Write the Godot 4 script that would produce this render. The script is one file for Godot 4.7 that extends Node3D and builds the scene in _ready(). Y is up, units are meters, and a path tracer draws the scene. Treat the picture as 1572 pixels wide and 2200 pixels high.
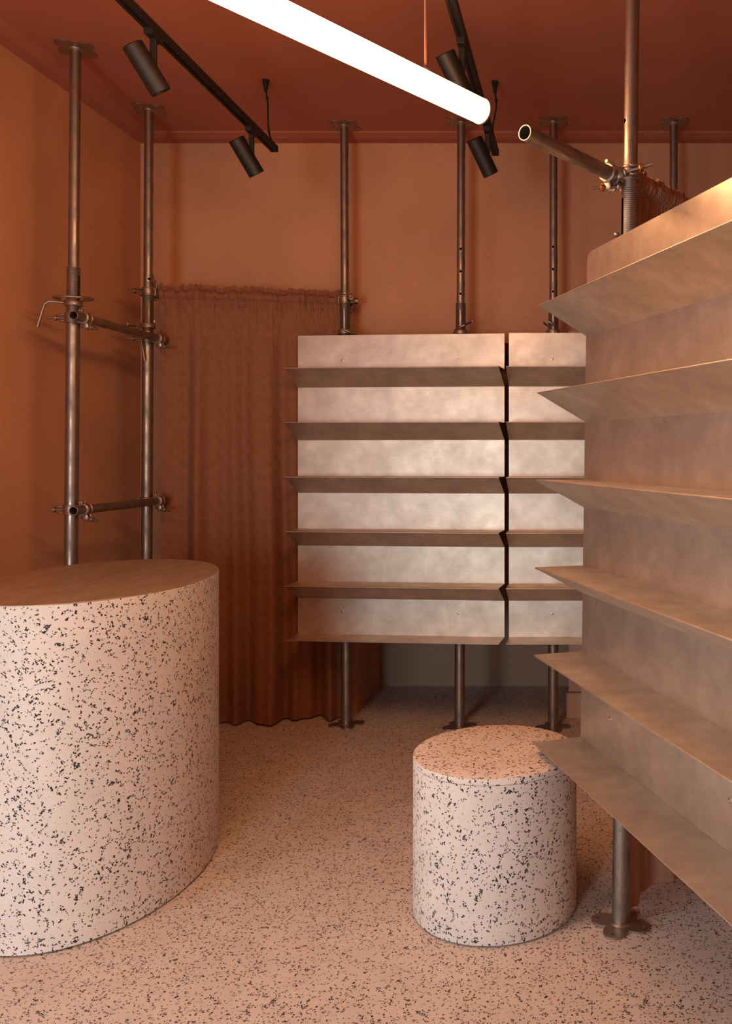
extends Node3D
# A small terracotta shop room: folded aluminium shelves on builders' props, a speckled oval counter and stool.
# x runs right, y up, the back of the room lies towards -z; the eye stands at x = 0, z = 0.

const TUBE_GAIN := 1.62
const TUBE_COLOR := Color(1.0, 0.71, 0.48)
const DAY_GAIN := 13.2
const DAY_COLOR := Color(0.95, 0.99, 1.0)
const SKY_GAIN := 0.0
const FRONT_GAIN := 15.5
# the shop window in the left wall: heights and extent in z
const WY0 := 0.06
const WY1 := 2.15
const WZ0 := -1.7
const WZ1 := 0.9
# the glazed shop door in the front wall
const DX0 := -2.05
const DX1 := -1.05
const DY1 := 1.95

var M := {}
var taken := {}

# ------------------------------------------------------------------ shapes
func mb() -> SurfaceTool:
	var st := SurfaceTool.new()
	st.begin(Mesh.PRIMITIVE_TRIANGLES)
	st.set_smooth_group(-1)
	return st

func tri(st: SurfaceTool, a: Vector3, b: Vector3, c: Vector3, ua := Vector2.ZERO, ub := Vector2.ZERO, uc := Vector2.ZERO) -> void:
	# corners counter-clockwise as seen from outside
	st.set_uv(ua)
	st.add_vertex(a)
	st.set_uv(uc)
	st.add_vertex(c)
	st.set_uv(ub)
	st.add_vertex(b)

func quad(st: SurfaceTool, a: Vector3, b: Vector3, c: Vector3, d: Vector3, ua := Vector2.ZERO, ub := Vector2.ZERO, uc := Vector2.ZERO, ud := Vector2.ZERO) -> void:
	tri(st, a, b, c, ua, ub, uc)
	tri(st, a, c, d, ua, uc, ud)

func build(st: SurfaceTool, called: String, m: Material, parent: Node = self) -> MeshInstance3D:
	st.generate_normals()
	st.index()
	var o := MeshInstance3D.new()
	o.mesh = st.commit()
	o.material_override = null
	o.mesh.surface_set_material(0, m)
	o.cast_shadow = GeometryInstance3D.SHADOW_CASTING_SETTING_ON
	o.name = numbered(called) if parent == self else called
	parent.add_child(o, true)
	return o

func numbered(called: String) -> String:
	var n: int = taken.get(called, 0)
	taken[called] = n + 1
	return called if n == 0 else "%s_%03d" % [called, n]

func thing(called: String, label: String, category: String, group := "", at := Vector3.ZERO) -> Node3D:
	var o := Node3D.new()
	o.name = numbered(called)
	add_child(o)
	o.position = at
	tag(o, label, category, group)
	return o

func tag(o: Node, label: String, category: String, group := "") -> void:
	o.set_meta("label", label)
	o.set_meta("category", category)
	if group:
		o.set_meta("group", group)

func struct(st: SurfaceTool, called: String, m: Material, label := "") -> MeshInstance3D:
	var o := build(st, called, m)
	o.set_meta("kind", "structure")
	if label:
		o.set_meta("label", label)
	return o

# a chamfered box; b is the width of the chamfer
func box(st: SurfaceTool, lo: Vector3, hi: Vector3, b := 0.0) -> void:
	var mid := (lo + hi) / 2.0
	var half := (hi - lo) / 2.0
	st.set_smooth_group(-1)
	for ax in 3:
		var u := (ax + 1) % 3
		var v := (ax + 2) % 3
		for s in [-1.0, 1.0]:
			var p := []
			var w := []
			for q in [[-1.0, -1.0], [1.0, -1.0], [1.0, 1.0], [-1.0, 1.0]]:
				var e := Vector3.ZERO
				e[ax] = s * half[ax]
				e[u] = q[0] * (half[u] - b)
				e[v] = q[1] * (half[v] - b)
				p.append(e + mid)
				w.append(Vector2((e + mid)[u], (e + mid)[v]) if ax != 0 else Vector2((e + mid).z, (e + mid).y))
			if s > 0:
				quad(st, p[0], p[1], p[2], p[3], w[0], w[1], w[2], w[3])
			else:
				quad(st, p[3], p[2], p[1], p[0], w[3], w[2], w[1], w[0])
	if b <= 0.0:
		return
	for ax in 3:          # the chamfers along each axis
		var u := (ax + 1) % 3
		var v := (ax + 2) % 3
		for su in [-1.0, 1.0]:
			for sv in [-1.0, 1.0]:
				var p := []
				for q in [[-1.0, 0], [1.0, 0], [1.0, 1], [-1.0, 1]]:
					var e := Vector3.ZERO
					e[ax] = q[0] * (half[ax] - b)
					e[u] = su * (half[u] - (b if q[1] == 1 else 0.0))
					e[v] = sv * (half[v] - (0.0 if q[1] == 1 else b))
					p.append(e + mid)
				if su * sv > 0:
					quad(st, p[3], p[2], p[1], p[0])
				else:
					quad(st, p[0], p[1], p[2], p[3])
	for sx in [-1.0, 1.0]:
		for sy in [-1.0, 1.0]:
			for sz in [-1.0, 1.0]:
				var sgn := Vector3(sx, sy, sz)
				var a := mid + sgn * (half - Vector3(0, b, b))
				var c := mid + sgn * (half - Vector3(b, 0, b))
				var d := mid + sgn * (half - Vector3(b, b, 0))
				if sx * sy * sz > 0:
					tri(st, a, c, d)
				else:
					tri(st, a, d, c)

# a round (or oval) body turned about y; prof is a list of Vector3(radius x, y, radius z), from the bottom outwards and up.
# skip = [a0, a1, y0, y1] leaves out an opening (angles in steps of n)
func lathe(st: SurfaceTool, prof: Array, n: int, xf := Transform3D.IDENTITY, skip := [], crisp := 0.6) -> void:
	var rx := 0.0
	var rz := 0.0
	for p in prof:
		rx = maxf(rx, p.x)
		rz = maxf(rz, p.z)
	var us := PackedFloat32Array()
	us.resize(n + 1)
	us[0] = 0.0
	for j in n:
		var a0 := TAU * j / n
		var a1 := TAU * (j + 1) / n
		us[j + 1] = us[j] + Vector2(rx * (cos(a1) - cos(a0)), rz * (sin(a1) - sin(a0))).length()
	var group := 1
	var arc := 0.0
	for k in prof.size() - 1:
		var p: Vector3 = prof[k]
		var q: Vector3 = prof[k + 1]
		var seg := Vector2(q.x - p.x, q.y - p.y)
		if k > 0:
			var o: Vector3 = prof[k - 1]
			if absf(Vector2(p.x - o.x, p.y - o.y).angle_to(seg)) > crisp:
				group += 1
		st.set_smooth_group(group)
		var cap := absf(seg.x) > absf(seg.y)
		for j in n:
			if skip and j >= skip[0] and j < skip[1] and p.y >= skip[2] - 1e-5 and q.y <= skip[3] + 1e-5:
				continue
			var a0 := TAU * j / n
			var a1 := TAU * ((j + 1) % n) / n
			var a := Vector3(p.x * cos(a0), p.y, p.z * sin(a0))
			var b := Vector3(q.x * cos(a0), q.y, q.z * sin(a0))
			var c := Vector3(q.x * cos(a1), q.y, q.z * sin(a1))
			var d := Vector3(p.x * cos(a1), p.y, p.z * sin(a1))
			var ua := Vector2(us[j], arc)
			var ub := Vector2(us[j], arc + seg.length())
			var uc := Vector2(us[j + 1], arc + seg.length())
			var ud := Vector2(us[j + 1], arc)
			if cap:
				ua = Vector2(a.x, a.z)
				ub = Vector2(b.x, b.z)
				uc = Vector2(c.x, c.z)
				ud = Vector2(d.x, d.z)
			a = xf * a
			b = xf * b
			c = xf * c
			d = xf * d
			if p.x > 1e-6:
				tri(st, a, c, d, ua, uc, ud)
			if q.x > 1e-6:
				tri(st, a, b, c, ua, ub, uc)
		arc += seg.length()
	st.set_smooth_group(-1)

func rr(list: Array) -> Array:      # [[r, y], ...] to round profile points
	var out := []
	for p in list:
		out.append(Vector3(p[0], p[1], p[0]))
	return out

# a rod of radius r along points
func rod(st: SurfaceTool, pts: Array, r: float, n := 10, closed := false) -> void:
	var count := pts.size()
	var nor := Vector3.ZERO
	var rings := []
	var tans := []
	var len := 0.0
	var lens := [0.0]
	for i in count:
		var prev: Vector3 = pts[(i - 1 + count) % count] if closed or i > 0 else pts[i]
		var next: Vector3 = pts[(i + 1) % count] if closed or i < count - 1 else pts[i]
		var t := (next - prev).normalized()
		tans.append(t)
		if i == 0:
			nor = t.cross(Vector3.UP if absf(t.y) < 0.9 else Vector3.RIGHT).normalized()
		else:
			nor = (nor - t * nor.dot(t)).normalized()
			len += (pts[i] - pts[i - 1]).length()
			lens.append(len)
		var bi := t.cross(nor)
		var ring := []
		for j in n:
			var a := TAU * j / n
			ring.append(pts[i] + (nor * cos(a) + bi * sin(a)) * r)
		rings.append(ring)
	st.set_smooth_group(1)
	for i in (count if closed else count - 1):
		var r0: Array = rings[i]
		var r1: Array = rings[(i + 1) % count]
		var l0: float = lens[i]
		var l1: float = lens[(i + 1) % count]
		for j in n:
			var k := (j + 1) % n
			var u0 := TAU * r * j / n
			var u1 := TAU * r * (j + 1) / n
			quad(st, r0[j], r0[k], r1[k], r1[j], Vector2(u0, l0), Vector2(u1, l0), Vector2(u1, l1), Vector2(u0, l1))
	if not closed:
		st.set_smooth_group(2)
		for j in n:
			var k := (j + 1) % n
			tri(st, pts[0], rings[0][k], rings[0][j])
			tri(st, pts[count - 1], rings[count - 1][j], rings[count - 1][k])
	st.set_smooth_group(-1)

# frame whose y axis is ax and whose x axis leans towards side
func frame(at: Vector3, ax: Vector3, side: Vector3) -> Transform3D:
	var y := ax.normalized()
	var x := (side - y * side.dot(y)).normalized()
	return Transform3D(Basis(x, y, x.cross(y)), at)

# a convex outline in the x-y plane given thickness in z
func plate(st: SurfaceTool, pts: Array, z0: float, z1: float, uv0 := Vector2.ZERO) -> void:
	var n := pts.size()
	st.set_smooth_group(-1)
	for i in range(1, n - 1):
		var a: Vector2 = pts[0]
		var b: Vector2 = pts[i]
		var c: Vector2 = pts[i + 1]
		tri(st, Vector3(a.x, a.y, z1), Vector3(b.x, b.y, z1), Vector3(c.x, c.y, z1), a + uv0, b + uv0, c + uv0)
		tri(st, Vector3(a.x, a.y, z0), Vector3(c.x, c.y, z0), Vector3(b.x, b.y, z0), a + uv0, c + uv0, b + uv0)
	for i in n:
		var a: Vector2 = pts[i]
		var b: Vector2 = pts[(i + 1) % n]
		quad(st, Vector3(a.x, a.y, z0), Vector3(b.x, b.y, z0), Vector3(b.x, b.y, z1), Vector3(a.x, a.y, z1), a + uv0, b + uv0, b + uv0, a + uv0)

# a bent sheet: prof in the y-z plane as Vector2(z out, y), thickness t towards its inside, from x0 to x1
func sheet(st: SurfaceTool, prof: Array, t: float, x0: float, x1: float, v0: float) -> void:
	var n := prof.size()
	var inner := []
	for i in n:
		var a: Vector2 = prof[maxi(i - 1, 0)]
		var b: Vector2 = prof[mini(i + 1, n - 1)]
		var d := (b - a).normalized()
		inner.append(prof[i] + Vector2(d.y, -d.x) * t)
	var arc := v0
	for i in n - 1:
		var a: Vector2 = prof[i]
		var b: Vector2 = prof[i + 1]
		var l := (b - a).length()
		st.set_smooth_group(1)
		quad(st, Vector3(x0, a.y, a.x), Vector3(x0, b.y, b.x), Vector3(x1, b.y, b.x), Vector3(x1, a.y, a.x), Vector2(x0, arc), Vector2(x0, arc + l), Vector2(x1, arc + l), Vector2(x1, arc))
		var c: Vector2 = inner[i]
		var e: Vector2 = inner[i + 1]
		st.set_smooth_group(2)
		quad(st, Vector3(x1, c.y, c.x), Vector3(x1, e.y, e.x), Vector3(x0, e.y, e.x), Vector3(x0, c.y, c.x), Vector2(x1, arc), Vector2(x1, arc + l), Vector2(x0, arc + l), Vector2(x0, arc))
		st.set_smooth_group(-1)
		quad(st, Vector3(x0, a.y, a.x), Vector3(x0, c.y, c.x), Vector3(x0, e.y, e.x), Vector3(x0, b.y, b.x))
		quad(st, Vector3(x1, b.y, b.x), Vector3(x1, e.y, e.x), Vector3(x1, c.y, c.x), Vector3(x1, a.y, a.x))
		arc += l
	var a: Vector2 = prof[0]
	var c: Vector2 = inner[0]
	quad(st, Vector3(x0, c.y, c.x), Vector3(x0, a.y, a.x), Vector3(x1, a.y, a.x), Vector3(x1, c.y, c.x))
	a = prof[n - 1]
	c = inner[n - 1]
	quad(st, Vector3(x0, a.y, a.x), Vector3(x0, c.y, c.x), Vector3(x1, c.y, c.x), Vector3(x1, a.y, a.x))

# ------------------------------------------------------------------ materials
func noise(kind: int, freq: float, octaves: int, sd: int) -> FastNoiseLite:
	var f := FastNoiseLite.new()
	f.noise_type = kind
	f.frequency = freq
	f.fractal_octaves = octaves
	f.seed = sd
	return f

func field(size: int, freq: float, octaves: int, sd: int) -> PackedByteArray:
	var im := noise(FastNoiseLite.TYPE_SIMPLEX_SMOOTH, freq, octaves, sd).get_seamless_image(size, size)
	im.convert(Image.FORMAT_L8)
	return im.get_data()

func tex(data: PackedByteArray, size: int, format := Image.FORMAT_RGB8) -> ImageTexture:
	return ImageTexture.create_from_image(Image.create_from_data(size, size, false, format, data))

func mat(c: Color, rough: float, metal := 0.0) -> StandardMaterial3D:
	var m := StandardMaterial3D.new()
	m.albedo_color = c
	m.roughness = rough
	m.metallic = metal
	return m

func speckle_texture() -> ImageTexture:
	var s := 2048
	var per_mm := s / 1250.0
	var d := PackedByteArray()
	d.resize(s * s * 3)
	var cloud := field(512, 0.012, 4, 5)
	var grit := field(1024, 0.35, 2, 6)
	for y in s:
		for x in s:
			var c := (cloud[(y / 4) * 512 + x / 4] - 128) * 0.05 + (grit[(y & 1023) * 1024 + (x & 1023)] - 128) * 0.05
			var i := (y * s + x) * 3
			d[i] = int(clampf(222.0 + c, 0, 255))
			d[i + 1] = int(clampf(210.0 + c, 0, 255))
			d[i + 2] = int(clampf(201.0 + c, 0, 255))
	var rng := RandomNumberGenerator.new()
	rng.seed = 41
	var last := Vector2.ZERO
	for k in 16500:
		var at := Vector2(rng.randf() * s, rng.randf() * s)
		var r := 0.0
		if k < 10800:
			if rng.randf() < 0.3:
				at = last + Vector2.from_angle(rng.randf() * TAU) * rng.randf_range(4.5, 7.5) * per_mm
			r = lerpf(1.7, 4.0, pow(rng.randf(), 1.7)) * per_mm
			last = at
		else:
			r = rng.randf_range(0.4, 1.0) * per_mm
		var turn := rng.randf() * TAU
		var flat := rng.randf_range(0.42, 0.78)
		var p1 := rng.randf() * TAU
		var p2 := rng.randf() * TAU
		var p3 := rng.randf() * TAU
		var w1 := rng.randf_range(0.1, 0.35)
		var ink := rng.randf_range(0.0, 1.0)
		var reach := int(ceil(r * 1.6)) + 1
		for dy in range(-reach, reach + 1):
			for dx in range(-reach, reach + 1):
				var q := Vector2(floor(at.x) + dx + 0.5 - at.x, floor(at.y) + dy + 0.5 - at.y).rotated(-turn)
				q.y /= flat
				var l := q.length()
				var a := q.angle()
				var edge := r * (1.0 + w1 * sin(2.0 * a + p1) + 0.16 * sin(3.0 * a + p2) + 0.12 * sin(5.0 * a + p3))
				var cover := clampf((edge - l) * 0.9 + 0.5, 0.0, 1.0)
				if cover <= 0.0:
					continue
				var i := (posmod(int(at.y) + dy, s) * s + posmod(int(at.x) + dx, s)) * 3
				d[i] = int(lerpf(d[i], 20.0 + ink * 8.0, cover))
				d[i + 1] = int(lerpf(d[i + 1], 18.0 + ink * 6.0, cover))
				d[i + 2] = int(lerpf(d[i + 2], 20.0 + ink * 7.0, cover))
	return tex(d, s)

# smudged, hand-rubbed aluminium: [colour map, roughness map]
func metal_maps() -> Array:
	var s := 1024
	var big := field(s, 0.004, 4, 11)
	var mid := field(s, 0.014, 4, 12)
	var fine := field(s, 0.3, 2, 13)
	var lines := field(s, 0.11, 3, 14)
	var c := PackedByteArray()
	var r := PackedByteArray()
	c.resize(s * s * 3)
	r.resize(s * s)
	var rub := PackedFloat32Array()     # faint round rub marks
	rub.resize(s * s)
	var rng := RandomNumberGenerator.new()
	rng.seed = 9
	for k in 90:
		var at := Vector2(rng.randf() * s, rng.randf() * s)
		var rad := rng.randf_range(18, 75)
		var a0 := rng.randf() * TAU
		var span := rng.randf_range(0.7, 2.2)
		var amt := rng.randf_range(0.25, 0.8)
		var steps := int(rad * span * 1.6)
		for q in steps:
			var f := float(q) / steps
			for w in range(-2, 3):
				var p := at + Vector2.from_angle(a0 + span * f) * (rad + w * 0.9)
				var i := posmod(int(p.y), s) * s + posmod(int(p.x), s)
				rub[i] = maxf(rub[i], amt * sin(PI * f) * (1.0 - absf(w) / 3.0))
	for y in s:
		for x in s:
			var i := y * s + x
			var a := (big[i] - 128) / 128.0
			var b := (mid[i] - 128) / 128.0
			var g := (fine[i] - 128) / 128.0
			var l := (lines[y * s + ((x >> 4) & 1023)] - 128) / 128.0
			var v := 203.0 + a * 14.0 + b * 8.0 + g * 4.0 + l * 4.0 + rub[i] * 16.0
			c[i * 3] = int(clampf(v + 4, 0, 255))
			c[i * 3 + 1] = int(clampf(v - 8, 0, 255))
			c[i * 3 + 2] = int(clampf(v - 22, 0, 255))
			r[i] = int(clampf(120.0 - a * 3.0 - b * 1.5 + g * 8.0 - rub[i] * 26.0, 0, 255))
	return [tex(c, s), tex(r, s, Image.FORMAT_L8)]

# galvanised tube with dark scrapes and scuffs
func steel_maps() -> Array:
	var s := 512
	var big := field(s, 0.01, 4, 21)
	var fine := field(s, 0.22, 2, 22)
	var c := PackedByteArray()
	var r := PackedByteArray()
	c.resize(s * s * 3)
	r.resize(s * s)
	for i in s * s:
		var a := (big[i] - 128) / 128.0
		var g := (fine[i] - 128) / 128.0
		var v := 160.0 + a * 24.0 + g * 10.0
		c[i * 3] = int(clampf(v, 0, 255))
		c[i * 3 + 1] = int(clampf(v - 5, 0, 255))
		c[i * 3 + 2] = int(clampf(v - 9, 0, 255))
		r[i] = int(clampf(120.0 - a * 40.0 + g * 18.0, 0, 255))
	var rng := RandomNumberGenerator.new()
	rng.seed = 77
	for k in 60:
		var at := Vector2(rng.randf() * s, rng.randf() * s)
		var long := rng.randf_range(3, 26)
		var lean := rng.randf_range(-0.25, 0.25)
		if rng.randf() < 0.2:
			lean = rng.randf_range(2.0, 6.0)
			long *= 0.3
		for q in int(long * maxf(1.0, absf(lean)) * 1.3):
			var f := q / (long * maxf(1.0, absf(lean)) * 1.3)
			var p := at + Vector2(lean * long * f + rng.randf_range(-0.6, 0.6), long * f)
			var i := posmod(int(p.y), s) * s + posmod(int(p.x), s)
			for ch in 3:
				c[i * 3 + ch] = int(c[i * 3 + ch] * 0.66)
			r[i] = mini(255, r[i] + 60)
	return [tex(c, s), tex(r, s, Image.FORMAT_L8)]

func plaster(base: Color, spread: float, sd: int) -> StandardMaterial3D:
	var s := 512
	var big := field(s, 0.006, 4, sd)
	var fine := field(s, 0.12, 3, sd + 1)
	var c := PackedByteArray()
	c.resize(s * s * 3)
	for i in s * s:
		var v := 1.0 + spread * ((big[i] - 128) / 128.0 * 0.7 + (fine[i] - 128) / 128.0 * 0.3)
		c[i * 3] = int(clampf(base.r8 * v, 0, 255))
		c[i * 3 + 1] = int(clampf(base.g8 * v, 0, 255))
		c[i * 3 + 2] = int(clampf(base.b8 * v, 0, 255))
	var m := mat(Color.WHITE, 0.88)
	m.albedo_texture = tex(c, s)
	m.uv1_triplanar = true
	m.uv1_world_triplanar = true
	m.uv1_scale = Vector3.ONE * 0.5
	return m

func linen(base: Color, sd: int) -> StandardMaterial3D:
	var s := 256
	var big := field(s, 0.02, 3, sd)
	var c := PackedByteArray()
	c.resize(s * s * 3)
	var rng := RandomNumberGenerator.new()
	rng.seed = sd
	var row := PackedFloat32Array()
	var col := PackedFloat32Array()
	for i in s:
		row.append(rng.randf_range(-1, 1))
		col.append(rng.randf_range(-1, 1))
	for y in s:
		for x in s:
			var i := y * s + x
			var weave := 0.5 * row[y] + 0.5 * col[x] + (0.5 if (x + y) % 2 == 0 else -0.5)
			var v := 1.0 + 0.035 * weave + 0.06 * (big[i] - 128) / 128.0
			c[i * 3] = int(clampf(base.r8 * v, 0, 255))
			c[i * 3 + 1] = int(clampf(base.g8 * v, 0, 255))
			c[i * 3 + 2] = int(clampf(base.b8 * v, 0, 255))
	var m := mat(Color.WHITE, 0.95)
	m.albedo_texture = tex(c, s)
	m.uv1_scale = Vector3(4, 4, 1)
	m.cull_mode = BaseMaterial3D.CULL_DISABLED
	return m

func make_materials() -> void:
	M.wall = plaster(Color8(202, 147, 111), 0.06, 31)
	M.ceiling = plaster(Color8(172, 104, 78), 0.05, 33)
	M.trim = mat(Color8(208, 176, 160), 0.7)
	M.door = mat(Color8(160, 132, 114), 0.75)
	var sp := speckle_texture()
	M.speckle = mat(Color.WHITE, 0.75)
	M.speckle.albedo_texture = sp
	M.speckle.uv1_scale = Vector3(0.8, 0.8, 0.8)
	M.floor = M.speckle.duplicate()
	M.floor.albedo_color = Color8(238, 234, 231)
	M.floor.uv1_scale = Vector3.ONE * 0.98
	var mm := metal_maps()
	M.sheet = mat(Color.WHITE, 1.0, 0.93)
	M.sheet.albedo_texture = mm[0]
	M.sheet.roughness_texture = mm[1]
	M.sheet.uv1_scale = Vector3(1.0, 1.0, 1.0)
	M.top = mat(Color8(240, 232, 226), 1.0, 0.8)
	M.top.albedo_texture = mm[0]
	M.top.roughness_texture = mm[1]
	M.top.uv1_scale = Vector3(0.9, 2.6, 1)
	var sm := steel_maps()
	M.steel = mat(Color8(244, 234, 226), 1.0, 1.0)
	M.steel.albedo_texture = sm[0]
	M.steel.roughness_texture = sm[1]
	M.steel.uv1_scale = Vector3(1.6, 1.6, 1)
	M.forged = mat(Color8(164, 150, 138), 0.44, 0.95)
	M.brass = mat(Color8(196, 142, 66), 0.32, 1.0)
	M.dark = mat(Color8(38, 33, 32), 0.85)
	M.black = mat(Color8(17, 15, 15), 0.55)
	M.black_flat = mat(Color8(16, 15, 15), 0.8)
	M.lens = mat(Color8(40, 38, 36), 0.15)
	M.curtain = linen(Color8(140, 92, 64), 51)
	M.curtain2 = linen(Color8(168, 124, 98), 52)
	M.screw = mat(Color8(205, 195, 185), 0.3, 1.0)
	M.cord = mat(Color8(150, 104, 82), 0.7)
	M.alu_cap = mat(Color8(200, 190, 180), 0.4, 1.0)
	M.glow = mat(Color8(255, 246, 232), 0.6)
	M.glow.emission_enabled = true
	M.glow.emission = Color8(255, 222, 176)
	M.glow.emission_energy_multiplier = 3.2
	M.window_frame = mat(Color8(60, 54, 50), 0.5)
	M.glass = mat(Color(0.95, 0.97, 0.97, 0.06), 0.02)
	M.glass.transparency = BaseMaterial3D.TRANSPARENCY_ALPHA

# ------------------------------------------------------------------ builders' props
const TUBE := 0.028       # outer tube
const CORE := 0.0225      # inner tube

# pressed plate with four lobes and a bolt hole in each, between y = 0 and y = h
func lobed_plate(st: SurfaceTool, h: float) -> void:
	var hole := 0.0075
	for lobe in 4:
		var turn := TAU * lobe / 4.0
		var edge := []
		for i in 21:          # outer outline of one quarter
			var a := -PI / 4 + PI / 2 * i / 20.0
			var f := absf(cos(2.0 * a))
			var r := 0.049 + 0.048 * pow(f, 0.95)
			edge.append(Vector2.from_angle(a) * r)
		var outer := edge.size()
		for i in 7:           # back along the tube
			var a := PI / 4 - PI / 2 * i / 6.0
			edge.append(Vector2.from_angle(a) * 0.02)
		var c := Vector2(0.074, 0)
		var n := edge.size()
		for i in n:
			var e0: Vector2 = edge[i]
			var e1: Vector2 = edge[(i + 1) % n]
			var h0 := c + (e0 - c).normalized() * hole
			var h1 := c + (e1 - c).normalized() * hole
			e0 = e0.rotated(turn)
			e1 = e1.rotated(turn)
			h0 = h0.rotated(turn)
			h1 = h1.rotated(turn)
			var t := func(q: Vector2, y: float) -> Vector3: return Vector3(q.x, y, -q.y)
			st.set_smooth_group(-1)
			quad(st, t.call(e0, h), t.call(e1, h), t.call(h1, h), t.call(h0, h), e0, e1, h1, h0)
			quad(st, t.call(h0, 0), t.call(h1, 0), t.call(e1, 0), t.call(e0, 0), h0, h1, e1, e0)
			quad(st, t.call(h1, 0), t.call(h0, 0), t.call(h0, h), t.call(h1, h))
			if i < outer - 1:
				st.set_smooth_group(3)
				quad(st, t.call(e0, 0), t.call(e1, 0), t.call(e1, h), t.call(e0, h))
	st.set_smooth_group(-1)

# inner tube from y0 to y1 with round pin holes on the side that faces angle a0
func pierced_tube(st: SurfaceTool, r: float, y0: float, y1: float, holes: Array, a0: float) -> void:
	var n := 24
	var span := 4            # steps of the tube that a hole's patch covers
	var half := TAU / n * span / 2.0
	var start := a0 - half
	var hh := half * r
	var ys := [y0]
	for y in holes:
		ys.append(y - hh)
		ys.append(y + hh)
	ys.append(y1)
	var at := func(x: float, y: float) -> Vector3: return Vector3(r * cos(a0 + x / r), y, r * sin(a0 + x / r))
	st.set_smooth_group(1)
	for k in ys.size() - 1:
		var hole_row := k % 2 == 1
		for j in range(0 if not hole_row else span, n):
			var b0 := start + TAU * j / n
			var b1 := start + TAU * (j + 1) / n
			var u0 := r * TAU * j / n
			var u1 := r * TAU * (j + 1) / n
			quad(st, Vector3(r * cos(b0), ys[k], r * sin(b0)), Vector3(r * cos(b0), ys[k + 1], r * sin(b0)), Vector3(r * cos(b1), ys[k + 1], r * sin(b1)), Vector3(r * cos(b1), ys[k], r * sin(b1)), Vector2(u0, ys[k]), Vector2(u0, ys[k + 1]), Vector2(u1, ys[k + 1]), Vector2(u1, ys[k]))
		if hole_row:
			var yc: float = (ys[k] + ys[k + 1]) / 2.0
			for i in 16:
				var d0 := Vector2.from_angle(TAU * i / 16.0)
				var d1 := Vector2.from_angle(TAU * (i + 1) / 16.0)
				var s0 := d0 / maxf(absf(d0.x), absf(d0.y)) * hh
				var s1 := d1 / maxf(absf(d1.x), absf(d1.y)) * hh
				var c0 := d0 * 0.0068
				var c1 := d1 * 0.0068
				quad(st, at.call(s0.x, yc + s0.y), at.call(c0.x, yc + c0.y), at.call(c1.x, yc + c1.y), at.call(s1.x, yc + s1.y), s0, c0, c1, s1)
	st.set_smooth_group(-1)

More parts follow.
